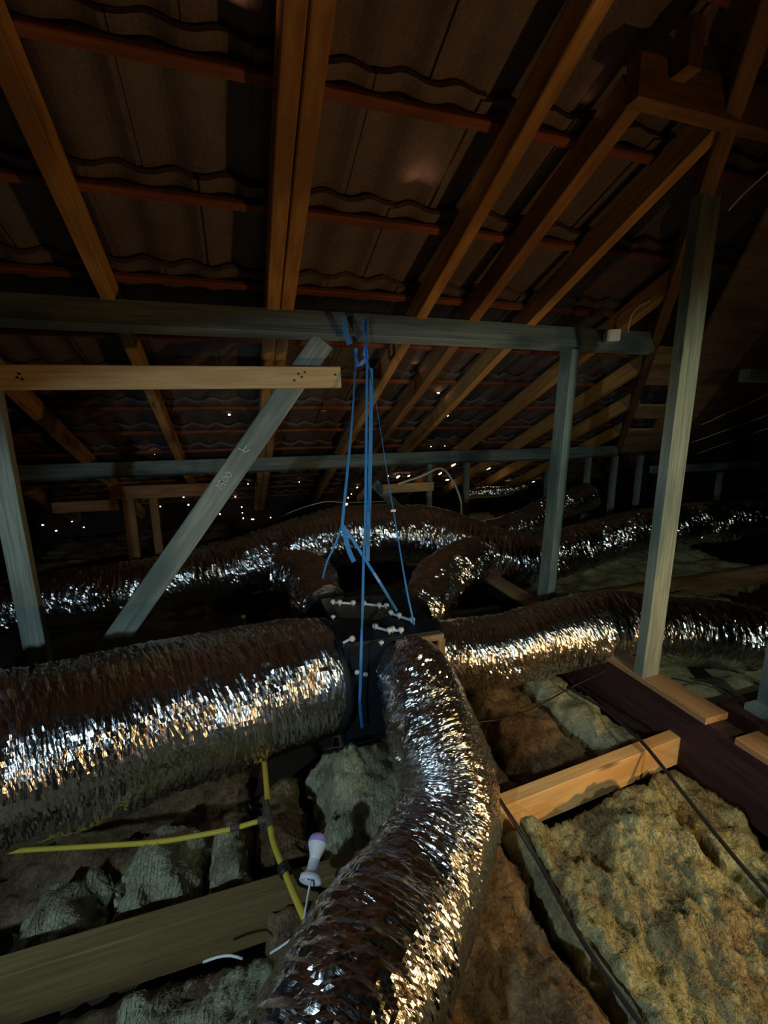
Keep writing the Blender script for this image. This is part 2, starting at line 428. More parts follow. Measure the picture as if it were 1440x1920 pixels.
# ------------------------------------------------------------------ rafters
HY = lambda x: 1.67 + 1.118 * (x - 1.895)             # plan line of the hip rafter
RA = [(-1.58, -0.95, 'sawn rafter at the far left edge, mostly dark'),
      (-0.985, -0.95, 'reddish rafter behind the pale nailed board at the left edge'),
      (-0.398, -0.95, 'orange rafter running down from the upper left corner'),
      (0.80, -0.95, 'long rafter with a dark side face just right of the blue straps'),
      (1.055, 1.10, 'rafter meeting the left end of the high trimmer board'),
      (1.36, 1.10, 'rafter right of the first one meeting the trimmer board, ending in mid trimmer'),
      (1.895, 1.60, 'rafter ending on the hip just above the small white block'),
      (2.415, 2.20, 'rafter passing behind the middle post, ending on the hip below the cross beam'),
      (2.85, 2.70, 'short rafter low on the hip beside the diamond gaps'),
      (3.30, 3.20, 'shortest rafter, low on the hip just above the far cross beam')]
for x, y0, lab in RA:
    w = 0.047 if x != 1.055 else 0.05
    o = timber('rafter', rp(x, y0, 0.048), rp(x, 5.2, 0.048), w, 0.094, M['brown2'] if x in (1.055,) else M['rafter'], up=NRM)
    tag(o, lab, 'rafter', 'roof rafters')
for dx, lab in ((-0.0275, 'left member of the doubled orange rafter pair above the blue straps'), (0.0275, 'right member of the doubled orange rafter pair above the blue straps')):
    o = timber('rafter', rp(0.20 + dx, -0.95, 0.048 + dx * .1), rp(0.20 + dx, 5.2, 0.048 + dx * .1), 0.051, 0.094, M['rafter'], up=NRM, bev=0.004)
    tag(o, lab, 'rafter', 'roof rafters')

# ------------------------------------------------------------------ hip, trimmer and valley boards, upper right
def hp(x, off=0.0, dx=0.0): return rp(x + dx, HY(x), off)
HU = (0.42, -0.35, 0.84)
tag(timber('hip_rafter', hp(0.9, 0.03), hp(4.25, 0.03), 0.045, 0.12, M['brown'], up=(0.3, 0.3, 1)), 'thin brown hip rafter running diagonally down behind the tall right post', 'hip rafter')
def band(name, ya, yb_, da, db, off, th, m, label=None, cat=None, group=None):
    xa = lambda y: 1.895 + (y - 1.67) / 1.118
    o = slab(name, [rp(xa(ya) + da, ya, off), rp(xa(ya) + db, ya, off), rp(xa(yb_) + db, yb_, off), rp(xa(yb_) + da, yb_, off)], th, m, -NRM)
    if label: tag(o, label, cat, group)
    return o
band('valley_board', 0.75, 3.72, 0.30, 0.715, -0.005, 0.02, M['ply'], 'wide brown board running diagonally down behind the tall right post', 'board')
band('edge_timber', 0.75, 3.78, 0.72, 0.79, -0.035, 0.06, M['brown'], 'brown edge timber on the right side of the wide diagonal board', 'timber')
for a, b2, lab in ((2.05, 2.42, 'brown cross board above the upper diamond-shaped gap beside the hip'), (2.72, 2.93, 'brown cross board between the two diamond-shaped gaps'), (3.16, 3.72, 'lowest brown cross board beside the hip, under the small diamond gap')):
    band('cross_board', a, b2, 0.015, 0.31, -0.012, 0.018, M['ply'], lab, 'board', 'cross boards beside the hip')
struct(band('trim_1', 1.2, 5.1, 0.80, 2.6, 0.02, 0.008, M['brown']))
for i, (a, b2) in enumerate((((1300, 806), (1440, 743)), ((1296, 833), (1440, 782)), ((1304, 855), (1440, 807)), ((1330, 872), (1440, 832)))):  # pale strips painted where light leaks at the sheet edges
    p, q = at(*a, roof=0.0), at(*b2, roof=0.0); pts = []
    for k in range(9):
        t = k / 8; pts.append(p.lerp(q, t) + Vector((random.uniform(-.006, .006), random.uniform(-.006, .006), 0)) - NRM * 0.004)
    lab = ['topmost', 'second', 'third', 'lowest'][i]
    tag(tube('light_leak_strip', pts, 0.004, M['cream'] if i < 3 else M['brown'], n=6, step=.05, flat=(0.005, 0.003)), '%s of the thin ragged pale strips painted as leaking light at the right edge' % lab, 'lath', 'painted light leaks on the right roof slope')
a = at(1218, 176, y=1.067); z0 = a.z
tag(timber('trimmer_board', (1.0, 1.07, z0 + .02), (2.6, 1.07, z0 + .02), 0.045, 0.10, M['brown']), 'brown horizontal trimmer board high in the upper right corner', 'trimmer board')
b_ = at(1266, 172, y=1.05)
tag(timber('roof_hanger', (b_.x, 1.02, z0 + .02), (b_.x - .0, 1.02, RZ - .35), 0.045, 0.05, M['brown'], up=(0, 1, 0)), 'short upright hanger rising from the trimmer board to the top edge', 'hanger')

# ------------------------------------------------------------------ purlins
def purl(name, x0, x1, y, z, w, h, m, label): 
    o = timber(name, (x0, y, z), (x1, y, z), w, h, m, up=NRM); tag(o, label, 'beam'); return o
PY = 1.95
purl('cross_beam', -3.2, 2.08, PY, rp(0, PY).z - 0.047, 0.052, 0.105, M['purlin'], 'long blue-grey cross beam carrying the blue straps')
FY = 3.56
purl('cross_beam', -3.2, 3.53, FY, rp(0, FY).z - 0.050, 0.055, 0.10, M['purlin'], 'far blue-grey cross beam low across the middle, behind the straps')
a = at(1221, 884, y=3.45)
o = timber('cross_beam', (a.x, 3.45, a.z), (5.4, 3.45, a.z), 0.05, 0.075, M['purlin']); tag(o, 'blue-grey beam end starting right of the hip and running to the right edge', 'beam')
a = at(1396, 709, y=1.9)
o = timber('cross_beam', (a.x, 1.9, a.z), (a.x + .9, 1.9, a.z), 0.06, 0.072, M['treated'], bev=.006); tag(o, 'pale beam end poking in from the right edge', 'beam')
p = at(1152, 634, y=1.84)
tag(timber('packing_block', p + Vector((-.03, -.03, 0)), p + Vector((.06, .10, 0.012)), 0.058, 0.052, M['white'], bev=.004), 'small white block on the right end of the cross beam', 'block')

# ------------------------------------------------------------------ beams and joists on the ceiling
BX = 1.50; BT = 0.345
tag(timber('hanging_beam', (BX, -1.8, 0.225), (BX, 5.1, 0.225), 0.075, 0.24, M['plumwood']), 'deep dark beam running from the lower right edge back under the posts', 'beam')
JT = 0.235
tag(timber('ceiling_joist', (-3.2, 0.985, JT - .07), (0.55, 0.955, JT - .07), 0.05, 0.14, M['joist']), 'olive ceiling joist in the lower left, behind the white bulb', 'joist', None)  # shade put into the darker wood; same joist line as the lit length
tag(timber('ceiling_joist', (0.56, 1.0, JT - .064), (BX - .0375, 1.065, JT - .064), 0.048, 0.115, M['fresh']), 'bright yellow joist running from the near duct to the dark beam', 'joist', None)  # lit length of the same joist line, its brightness put into paler wood
tag(timber('ceiling_joist', (-3.2, 2.27, JT - .07), (BX - .04, 2.25, JT - .07), 0.045, 0.14, M['treated']), 'grey joist seen just above the big left duct', 'joist', None)
tag(timber('ceiling_joist', (BX + .04, 2.24, JT - .07), (5.4, 2.27, JT - .07), 0.045, 0.14, M['packer']), 'orange joist between insulation batts at the right edge, behind the right duct', 'joist', None)
tag(timber('ceiling_joist', (0.2, 3.3, JT - .06), (1.45, 3.3, JT - .06), 0.045, 0.13, M['joist']), 'yellowish far joist below the dark loop of cable', 'joist', None)
tag(timber('bottom_plate', (0.6, 3.56, JT - .02), (4.4, 3.56, JT - .02), 0.07, 0.05, M['purlin']), 'low blue-grey plate under the row of far posts', 'plate')
def board(name, x, y0, y1, lab, w=0.105, dx=0.0):
    tag(timber(name, (x, y0, BT + .0125), (x + dx, y1, BT + .0125), w, 0.025, M['packer']), lab, 'board', 'packer boards on the dark beam')
board('packer_board', 1.495, 0.955, 1.42, 'brown packer board under the foot of the tall right post')
board('packer_board', 1.50, 0.20, 0.86, 'brown packer board on the dark beam at the right edge')
board('packer_board', 1.495, 1.72, 2.45, 'brown packer board on the dark beam behind the right duct, at the middle post')

# ------------------------------------------------------------------ posts and struts
def post(p0, p1, w, h, m, lab, up=(0, 1, 0), name='post'):
    return tag(timber(name, p0, p1, w, h, m, up=up), lab, 'post')
f0 = at(1207, 1266, z=BT + .025)
post((f0.x, f0.y, BT + .025), (f0.x + .04, f0.y + .03, rp(0, f0.y).z - .03), 0.082, 0.045, M['treated'], 'tall pale green post at the right, standing on a packer board')
tp = at(1070, 652, y=PY)
post((tp.x - .04, PY, BT + .025), (tp.x, PY, rp(0, PY).z - .10), 0.045, 0.09, M['treated'], 'middle post with a blue left face under the right end of the cross beam')
lp = at(73, 1242, y=PY)
post((lp.x, PY, 0.0), (lp.x - .01, PY, rp(0, PY).z - .10), 0.075, 0.045, M['treated'], 'grey post at the left edge behind the big duct')
s0 = at(606, 640, y=PY); s1 = at(186, 1235, y=PY)
strut = timber('diagonal_strut', s1, s0, 0.045, 0.092, M['treated'], up=(0, 0, 1), ext=(0.30, 0.0)); 
se = empty('diagonal_brace', strut.matrix_basis.translation)
strut.parent = se; strut.matrix_parent_inverse = Matrix.Translation(se.location).inverted(); strut.name = 'timber_length'
tag(se, 'grey diagonal strut leaning left from the cross beam, with chalk numbers', 'strut')
fp = [(805, 'far post at the right end of the small lit board', .045), (875, 'far post right of the dark cable loop', .05),
      (1104, 'thin far post just right of the middle post', .045), (1153, 'far teal post at the foot of the hip', .055), (1197, 'short dim far post right of the hip foot', .045)]
for px, lab, w in fp:
    a = at(px, 868 if px < 1190 else 900, y=FY - .01)
    post((a.x, FY, JT + .005), (a.x, FY, rp(0, FY).z - .10), w, 0.045, M['treated'], lab)
a = at(1350, 884, y=3.45)
post((a.x, 3.45, 0.17), (a.x, 3.45, a.z - .037), .045, .045, M['treated'], 'thin far post under the right-hand beam')
a = at(1034, 930, y=3.95); 
post((a.x + .12, 4.2, 0.17), (a.x + .12, 4.2, .80), .05, .045, M['treated'], 'very dim far post behind the far row, right of the middle post')
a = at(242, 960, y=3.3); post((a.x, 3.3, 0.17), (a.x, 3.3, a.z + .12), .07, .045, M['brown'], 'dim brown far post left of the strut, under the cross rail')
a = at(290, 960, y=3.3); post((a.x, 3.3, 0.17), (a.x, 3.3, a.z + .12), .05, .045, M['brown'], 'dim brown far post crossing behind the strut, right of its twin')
a = at(1433, 1322, z=0.30)
post((a.x + .01, a.y, 0.30), (a.x + .01, a.y, 0.62), .06, .05, M['purlin'], 'blue-green post stub at the right edge')
tag(timber('foot_plate', (a.x - .07, a.y - .02, .285), (a.x + .25, a.y - .02, .285), .10, .03, M['purlin']), 'grey foot plate under the post stub at the right edge', 'plate')
tag(timber('footing_block', (a.x - .12, a.y + .02, .235), (a.x + .3, a.y + .02, .235), .16, .065, M['plumwood']), 'dark block under the grey foot plate at the right edge', 'block')

# boards nailed across
a0 = at(-120, 701, y=PY - .075); a1 = at(638, 707, y=PY - .075)
nb = empty('nailed_board', a1)
tag(nb, 'pale fresh board nailed across the strut at the left', 'board')
timber('board_length', a0, a1, 0.035, 0.082, M['fresh'], parent=nb, ext=(.8, 0))
for (px, py) in ((36, 696), (42, 706), (33, 703), (560, 700), (566, 706), (552, 712), (572, 697), (629, 702)):
    q = at(px, py, y=PY - .0945)
    lathe('nail', q, q + Vector((0, 1, 0)), [(-.001, .0005), (-.001, .0045), (.002, .004)], M['fitting'], nb, n=8)
a0 = at(716, 917, y=FY - .06); a1 = at(811, 912, y=FY - .06)
tag(timber('lit_rail', a0, a1, .03, .075, M['fresh']), 'small lit orange board on the far posts, behind the straps', 'board')
a0 = at(206, 920, y=3.25); a1 = at(430, 914, y=3.25)
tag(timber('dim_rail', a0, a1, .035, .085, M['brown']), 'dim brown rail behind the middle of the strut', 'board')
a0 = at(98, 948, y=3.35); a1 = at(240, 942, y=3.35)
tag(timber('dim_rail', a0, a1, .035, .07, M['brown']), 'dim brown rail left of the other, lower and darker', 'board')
a0 = at(700, 905, y=3.7); a1 = at(775, 985, y=3.7)
tag(timber('far_brace', a0, a1, .04, .08, M['treated']), 'short grey far brace leaning right behind the straps', 'brace')
a0 = at(745, 912, y=3.4); a1 = at(826, 880, y=3.4)

# chalk figures on the strut
def stroke(pts, parent):
    d = (s0 - s1).normalized(); n = Vector((0, -1, 0)); u = n.cross(d).normalized()
    if u.z < 0 and False: u = -u
    out = [chalk_o + d * (p[0] * CH) + cu * (p[1] * CH) for p in pts]
    return out
chalk_o = at(404, 908, y=PY - .0245); CH = 0.032
dd = (s0 - s1).normalized(); cu = dd.cross(Vector((0, 1, 0))).normalized()
if cu.x > 0: cu = -cu
def chalk(paths, org, k):
    V = []; fs = []
    for pts in paths:
        for i in range(len(pts) - 1):
            a = org + dd * pts[i][0] * k + cu * pts[i][1] * k; b = org + dd * pts[i + 1][0] * k + cu * pts[i + 1][1] * k
            t = (b - a).normalized(); s = Vector((0, 1, 0)).cross(t).normalized() * 0.0014; e = Vector((0, -.0006, 0))
            n0 = len(V); V += [a + s, b + s, b - s, a - s, a + s + e, b + s + e, b - s + e, a - s + e]
            fs += [(n0, n0 + 1, n0 + 2, n0 + 3), (n0 + 4, n0 + 5, n0 + 6, n0 + 7), (n0, n0 + 1, n0 + 5, n0 + 4), (n0 + 2, n0 + 3, n0 + 7, n0 + 6)]
    return mesh('chalk_mark', V, fs, M['chalk'], se)
def oval(cx, c_y, rx, ry, a0=0, a1=360, n=12): return [(cx + rx * math.cos(math.radians(a0 + (a1 - a0) * i / n)), c_y + ry * math.sin(math.radians(a0 + (a1 - a0) * i / n))) for i in range(n + 1)]
chalk([[(0, 0.75), (0.25, 1.0), (0.05, -0.2)], oval(0.75, 0.62, .28, .3) + [(1.0, 0.5), (0.75, -.15)], oval(1.5, 0.4, .3, .42), oval(2.25, 0.35, .3, .42)], at(414, 916, y=PY - .0265), 0.030)
chalk([[(0, 1.4), (0.1, 0.1), (0.8, -0.1)], [(0.15, 0.6), (1.1, 0.6)]], at(461, 848, y=PY - .0265), 0.026)

# ------------------------------------------------------------------ insulation batts
def batt(x0, x1, y0, y1, top, m, seed, amp=0.03, res=0.016, bot=0.004, lab='', rag=0.02, grp=None, rot=0.0, tilt=(0, 0), hairs=0, edge=0.055):
    nx, ny = max(6, int((x1 - x0) / res)), max(6, int((y1 - y0) / res))
    U, Vv = np.meshgrid(np.linspace(0, 1, nx + 1), np.linspace(0, 1, ny + 1), indexing='ij')
    u, v = U.ravel(), Vv.ravel(); X = x0 + (x1 - x0) * u; Y = y0 + (y1 - y0) * v
    P = np.stack([X, Y, 0 * X], 1)
    ed = np.minimum(np.minimum(u, 1 - u) * (x1 - x0), np.minimum(v, 1 - v) * (y1 - y0))
    e = np.clip((ed + .25 * edge * fbm(P * 22, seed + 41, 3)) / edge, 0, 1); prof = np.sqrt(1 - (1 - e) ** 2)
    n1 = fbm(P * 7, seed, 3); n2 = fbm(P * 26 + n1[:, None] * .6, seed + 5, 4); rd = 1 - np.abs(fbm(P * 15 + 3, seed + 9, 3))
    fi = fbm(P * np.array([60., 24., 1.]) + n1[:, None] * 2.0, seed + 15, 3)
    Z = bot + (top - bot) * prof + prof * (amp * n1 * .8 + amp * .20 * n2 + amp * .15 * fi + amp * .12 * (rd - .6) + amp * .06 * vnoise(P * 110, seed + 60)) + tilt[0] * (u - .5) + tilt[1] * (v - .5)
    Z = np.maximum(Z, bot)
    sgnx = np.where(u < .5, -1, 1); gx = np.clip(1 - np.minimum(u, 1 - u) * (x1 - x0) / .1, 0, 1); gy = np.clip(1 - np.minimum(v, 1 - v) * (y1 - y0) / .1, 0, 1)
    X = X + gx * rag * fbm(np.stack([Y * 9, Z * 20, 0 * X], 1), seed + 77, 3) + .006 * n2
    Y = Y + gy * rag * fbm(np.stack([X * 9, Z * 20, 0 * X], 1), seed + 78, 3) + .006 * fbm(P * 24 + 9, seed + 3, 2)
    c, s = math.cos(rot), math.sin(rot); mx, my = (x0 + x1) / 2, (y0 + y1) / 2
    X, Y = mx + (X - mx) * c - (Y - my) * s, my + (X - mx) * s + (Y - my) * c
    V = np.stack([X, Y, Z], 1); k = ny + 1
    i = np.arange(nx)[:, None]; j = np.arange(ny)[None, :]
    Fq = np.stack([i * k + j, (i + 1) * k + j, (i + 1) * k + j + 1, i * k + j + 1], -1).reshape(-1, 4).tolist()
    nb = len(V)
    bd = [i2 * k for i2 in range(nx + 1)] + [nx * k + j2 for j2 in range(1, ny + 1)] + [i2 * k + ny for i2 in range(nx - 1, -1, -1)] + [j2 for j2 in range(ny - 1, 0, -1)]
    Fq.append(bd[::-1])
    if hairs:                                  # loose glass fibres lying over the wool
        G = V.reshape(nx + 1, ny + 1, 3); rs = np.random.RandomState(seed); HV = []; hf = []
        tux = rs.uniform(.04, .96, hairs); tuy = rs.uniform(.04, .96, hairs); Ln = rs.uniform(.010, .032, hairs)
        base = fbm(np.stack([tux * (x1 - x0) * 6, tuy * (y1 - y0) * 6, 0 * tux], 1), seed + 90, 2) * 2.6 + rs.normal(0, .7, hairs)
        curl = rs.normal(0, 1.2, hairs); lift = rs.uniform(.0005, .006, hairs)
        for h in range(hairs):
            a = base[h]; px, py = tux[h] * nx, tuy[h] * ny; st = Ln[h] / 4; pts = []
            for q in range(5):
                ii, jj = int(min(max(px, 0), nx)), int(min(max(py, 0), ny)); g = G[ii, jj]
                pts.append((g[0], g[1], g[2] + .0006 + lift[h] * math.sin(q / 4 * math.pi), a))
                px += math.cos(a) * st / ((x1 - x0) / nx); py += math.sin(a) * st / ((y1 - y0) / ny); a += curl[h] * .35
            b0 = nb + len(HV); w = .00045
            for (gx_, gy_, gz_, ga) in pts: HV += [(gx_ - math.sin(ga) * w, gy_ + math.cos(ga) * w, gz_), (gx_ + math.sin(ga) * w, gy_ - math.cos(ga) * w, gz_)]
            for q in range(4): hf.append((b0 + 2 * q, b0 + 2 * q + 1, b0 + 2 * q + 3, b0 + 2 * q + 2))
        V = np.concatenate([V, np.array(HV)]); Fq += hf
    o = mesh('insulation_batt', V, Fq, m, smooth=True)
    tag(o, lab, 'insulation', grp or 'insulation batts between the joists'); return o
Y_, G_, B_ = M['wool_y'], M['wool_g'], M['wool_b']
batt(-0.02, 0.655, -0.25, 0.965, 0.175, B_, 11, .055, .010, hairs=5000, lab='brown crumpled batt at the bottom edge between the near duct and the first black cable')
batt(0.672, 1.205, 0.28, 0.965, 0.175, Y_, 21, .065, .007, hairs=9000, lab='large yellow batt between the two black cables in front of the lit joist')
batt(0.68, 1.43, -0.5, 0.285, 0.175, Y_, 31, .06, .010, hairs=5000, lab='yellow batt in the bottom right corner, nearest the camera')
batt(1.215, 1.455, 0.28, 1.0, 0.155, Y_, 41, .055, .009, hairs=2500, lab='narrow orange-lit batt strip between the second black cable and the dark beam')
batt(0.30, 0.86, 1.10, 2.2, 0.155, B_, 51, .03, .014, hairs=2000, lab='batt painted dark brown as shade behind the lit joist, beside the near duct')  # brown colour stands in for the shadow behind the joist
batt(0.87, 1.20, 1.10, 2.2, 0.165, B_, 61, .035, .013, hairs=2500, lab='grey-green batt painted brown as shade behind the lit joist, under the thin dark cord')  # shadow behind the joist put into the brown wool colour
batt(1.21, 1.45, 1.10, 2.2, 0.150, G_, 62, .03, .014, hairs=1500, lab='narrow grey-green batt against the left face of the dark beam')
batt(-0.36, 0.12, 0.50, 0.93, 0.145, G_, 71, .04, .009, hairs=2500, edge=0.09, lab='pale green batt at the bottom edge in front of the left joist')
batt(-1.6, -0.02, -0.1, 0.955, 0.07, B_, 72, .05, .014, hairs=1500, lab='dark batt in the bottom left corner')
batt(0.155, 0.50, 0.99, 1.42, 0.235, G_, 81, .04, .010, hairs=3000, edge=0.1, lab='pale block of wool between the box and the white bulb', rot=-.05)
batt(-.035, 0.13, 1.05, 1.40, 0.175, B_, 82, .04, .010, hairs=1500, edge=0.08, lab='grey-brown wool under the yellow pipe junction')
batt(-0.165, -0.03, 1.01, 1.24, 0.20, G_, 83, .03, .009, hairs=600, edge=0.07, lab='small grey-green tuft of wool just left of the yellow pipe junction')
batt(-0.40, -0.175, 1.01, 1.30, 0.205, G_, 84, .03, .009, hairs=2000, edge=0.1, lab='pale lump of wool under the horizontal yellow pipe, right of its twin')
batt(-0.62, -0.42, 1.02, 1.24, 0.165, G_, 85, .03, .009, hairs=1000, edge=0.09, lab='dim lump of wool behind the left joist, leftmost of the lumps')
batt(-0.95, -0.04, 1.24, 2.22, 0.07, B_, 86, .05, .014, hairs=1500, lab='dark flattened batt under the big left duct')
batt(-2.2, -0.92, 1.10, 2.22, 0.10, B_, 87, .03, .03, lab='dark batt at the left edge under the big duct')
k = 0
for (x0, x1, y0, y1, top, m, lab) in (
    (1.56, 2.25, 1.05, 2.2, .16, G_, 'grey-green batt right of the dark beam under the right duct'),
    (2.28, 3.05, 1.05, 2.2, .17, Y_, 'lit batt at the right edge just in front of the orange joist'),
    (1.56, 2.25, 2.3, 3.3, .20, Y_, 'pale batt bulging right of the middle post, behind the orange joist'),
    (2.26, 3.0, 2.3, 3.35, .18, G_, 'brownish batt behind the tall right post, beyond the orange joist'),
    (3.02, 3.9, 2.3, 3.35, .17, G_, 'far pale batt at the right edge below the far duct'),
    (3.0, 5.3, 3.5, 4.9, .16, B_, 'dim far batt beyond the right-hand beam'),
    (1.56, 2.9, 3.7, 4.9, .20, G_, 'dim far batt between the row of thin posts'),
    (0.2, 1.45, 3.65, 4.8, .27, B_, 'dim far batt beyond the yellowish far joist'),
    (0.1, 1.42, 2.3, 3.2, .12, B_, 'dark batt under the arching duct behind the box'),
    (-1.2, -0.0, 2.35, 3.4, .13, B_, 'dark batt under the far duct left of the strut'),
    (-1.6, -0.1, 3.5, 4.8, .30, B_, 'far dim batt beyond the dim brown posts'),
    (0.55, 1.2, 2.55, 2.95, .2, G_, 'small pale scrap of wool behind the right rear branch duct'),
    (1.56, 2.3, 0.35, 1.0, .16, Y_, 'batt right of the dark beam at the right edge, in front of the foot plate')):
    k += 1; batt(x0, x1, y0, y1, top, m, 100 + k * 7, .035, .018 if y0 < 3 else .03, lab=lab)
a = at(1125, 1060, y=2.45)
o = batt(1.60, 1.98, 2.32, 2.66, 0.27, G_, 333, .03, .010, lab='torn pale end of batt bulging just right of the middle post')
o = batt(-0.0, 0.55, 3.45, 4.1, .36, G_, 345, .05, .02, lab='dim grey mound of wool beyond the arching duct, left of the straps')

# ------------------------------------------------------------------ ducts
def dp(px, py, d, r): p = at(px, py, d=d); return (p.x, p.y, p.z, r)
def flexduct(name, lab, pts, **kw):
    o = duct(name, pts, M['foil'], **kw); tag(o, lab, 'duct'); return o
flexduct('flexible_duct', 'fat silver foil duct running from the box to the left edge',
    [dp(618, 1262, 1.80, .205), dp(590, 1268, 1.77, .222), dp(540, 1278, 1.72, .232), dp(430, 1306, 1.61, .236), dp(250, 1352, 1.44, .236), dp(60, 1402, 1.29, .232), dp(-110, 1450, 1.17, .232), dp(-420, 1540, 1.02, .23)], seed=3, wr=.010, neck0=.05, n=104)
flexduct('flexible_duct', 'silver foil duct curving from the box down to the bottom edge',
    [dp(762, 1240, 1.70, .108), dp(775, 1275, 1.60, .128), dp(800, 1355, 1.50, .143), dp(830, 1440, 1.41, .150), dp(838, 1520, 1.32, .152), dp(812, 1605, 1.21, .150), dp(765, 1700, 1.08, .155), dp(705, 1800, .92, .155), dp(640, 1925, .79, .155), dp(560, 2150, .66, .155)],
    seed=14, wr=.013, crush=((.47, .05, .010), (.57, .02, .006)), neck0=.05, n=120, step=.0045)
flexduct('flexible_duct', 'silver foil duct running from the box to the right edge, behind the tall post',
    [dp(806, 1222, 1.93, .135), dp(850, 1226, 1.95, .146), dp(940, 1219, 1.98, .152), dp(1040, 1196, 2.03, .158), dp(1130, 1180, 2.07, .160), dp(1230, 1184, 2.12, .158), dp(1340, 1194, 2.2, .158), dp(1470, 1204, 2.32, .158), dp(1700, 1215, 2.6, .158)], seed=24, wr=.010, neck0=.05, n=96)
flexduct('flexible_duct', 'long silver foil duct arching behind the box from the left edge to the right edge',
    [dp(-260, 1205, 2.6, .17), dp(-40, 1158, 2.65, .17), dp(100, 1122, 2.72, .17), dp(300, 1092, 2.85, .18), dp(470, 1053, 2.95, .185), dp(600, 1012, 3.0, .19), dp(700, 1000, 3.02, .19), dp(800, 1003, 3.02, .19), dp(900, 1034, 3.0, .18), dp(990, 1050, 3.05, .165), dp(1070, 1033, 3.2, .16), dp(1180, 1003, 3.45, .16), dp(1300, 985, 3.7, .16), dp(1440, 978, 3.95, .16), dp(1560, 974, 4.15, .16)], seed=35, wr=.016, step=.009, n=90)
flexduct('flexible_duct', 'short left rear branch duct between the box and the arching duct',
    [dp(612, 1140, 2.04, .10), dp(590, 1118, 2.2, .112), dp(580, 1085, 2.55, .13), dp(545, 1068, 2.85, .14)], seed=45, wr=.018, step=.007, n=90)
flexduct('flexible_duct', 'short right rear branch duct between the box and the arching duct',
    [dp(770, 1155, 2.03, .10), dp(800, 1130, 2.15, .118), dp(830, 1080, 2.5, .13), dp(885, 1050, 2.85, .14)], seed=55, wr=.018, step=.007, n=90)
flexduct('flexible_duct', 'far piece of foil duct rising left of the middle post',
    [dp(860, 1012, 3.5, .12), dp(920, 1004, 3.65, .125), dp(985, 985, 3.8, .13), dp(1035, 958, 3.95, .13), dp(1100, 935, 4.2, .13)], seed=65, wr=.012, step=.01, n=70)
flexduct('flexible_duct', 'thin distant foil duct gleaming under the eave',
    [dp(868, 927, 4.9, .055), dp(900, 925, 4.85, .055), dp(950, 922, 4.8, .055), dp(985, 914, 4.8, .05)], seed=75, wr=.008, step=.01, n=40)

# ------------------------------------------------------------------ distribution box
bx0, bx1, by0, by1, bz0, bz1 = 0.315, 0.665, 1.44, 1.85, 0.12, 0.585
box = empty('distribution_box', ((bx0 + bx1) / 2, (by0 + by1) / 2, bz0))
tag(box, 'black duct distribution box hung on blue straps where the foil ducts meet', 'duct box')
def cuboid(name, lo, hi, m, parent, bev=0.004, jit=0.0, taper=0.0):
    bm = bmesh.new(); bmesh.ops.create_cube(bm, size=1)
    for v in bm.verts:
        v.co = Vector([(lo[i] + hi[i]) / 2 + v.co[i] * (hi[i] - lo[i]) for i in range(3)])
        v.co += Vector((random.uniform(-jit, jit), random.uniform(-jit, jit), random.uniform(-jit, jit)))
    bmesh.ops.bevel(bm, geom=bm.edges[:], offset=bev, segments=2, affect='EDGES', profile=.6)
    return frombm(name, bm, m, parent)
cuboid('body', (bx0, by0, bz0), (bx1, by1, bz1), M['boxblack'], box, .012, .004)
lid = cuboid('lid', (bx0 - .012, by0 - .012, bz1 - .004), (bx1 + .012, by1 + .012, bz1 + .012), M['boxblack'], box, .005, .003)
# torn foil tape on the lid
def flake(name, pts, z, m, parent):
    return slab(name, [(x, y, z) for x, y in pts], .0015, m, (0, 0, 1), parent)
flake('tape', [(bx0 + .03, by1 - .02), (bx0 + .02, by0 + .22), (bx0 + .16, by0 + .14), (bx1 - .10, by0 + .18), (bx1 - .05, by1 - .06), (bx0 + .15, by1 - .015)], bz1 + .0142, M['fitting'], box)
for (n_, a, b, w, h) in (('frame', (0.50, by0 - .018, bz1 - .012), (bx1 + .02, by0 - .018, bz1 - .012), .016, .024), ('frame', (bx1 + .012, by0 - .02, bz1 - .02), (bx1 + .012, by0 - .02, bz0 + .12), .030, .018), ('frame', (0.50, by0 - .018, bz1 - .052), (bx1, by0 - .018, bz1 - .052), .012, .014)):
    timber(n_, a, b, w, h, M['cardboard'], parent=box, up=(0, 1, 0) if a[0] == b[0] else (0, 0, 1), bev=.001)
def bone(px0, py0, px1, py1, z=None, extra=None):
    a, b = at(px0, py0, z=z), at(px1, py1, z=z)
    c = tube('clip', [a, a.lerp(b, .3), a.lerp(b, .7), b], .0055, M['white'], box, step=.01, n=8)
    for q in [a, b] + ([a.lerp(b, extra[0]) + Vector((0, -.012, .004))] if extra else []):
        lathe('clip_head', q + Vector((0, 0, -.012)), q + Vector((0, 0, 1)), [(0, .004), (.008, .006), (.012, .011), (.018, .012), (.024, .009), (.026, .003)], M['white'], c, n=12)
ZL = bz1 + .022
bone(622, 1129, 660, 1131, ZL, (.3,)); bone(680, 1132, 722, 1137, ZL, (.65,)); bone(731, 1150, 770, 1164, ZL, (.35,))
bone(701, 1176, 728, 1183, ZL, (.9,)); bone(733, 1181, 749, 1183, ZL); 
def pin(px, py, **kw):
    q = at(px, py, **kw); nrm = Vector((0, -1, 0)) if 'y' in kw else Vector((0, 0, 1))
    lathe('pin_head', q, q + nrm, [(-.004, .003), (.004, .004), (.005, .009), (.009, .0095), (.014, .006)], M['white'], box, n=12)
for px, py in ((622, 1159), (712, 1208)): pin(px, py, z=ZL - .004 if py < 1200 else ZL - .004)
for px, py in ((665, 1258), (681, 1262), (650, 1284), (708, 1278), (780, 1197), (640, 1330)): pin(px, py, y=by0 - .010)
a = at(640, 1205, y=by0 - .01); b2 = at(657, 1196, y=by0 - .01)
c = tube('clip', [a, a.lerp(b2, .5), b2], .005, M['white'], box, step=.01, n=8)
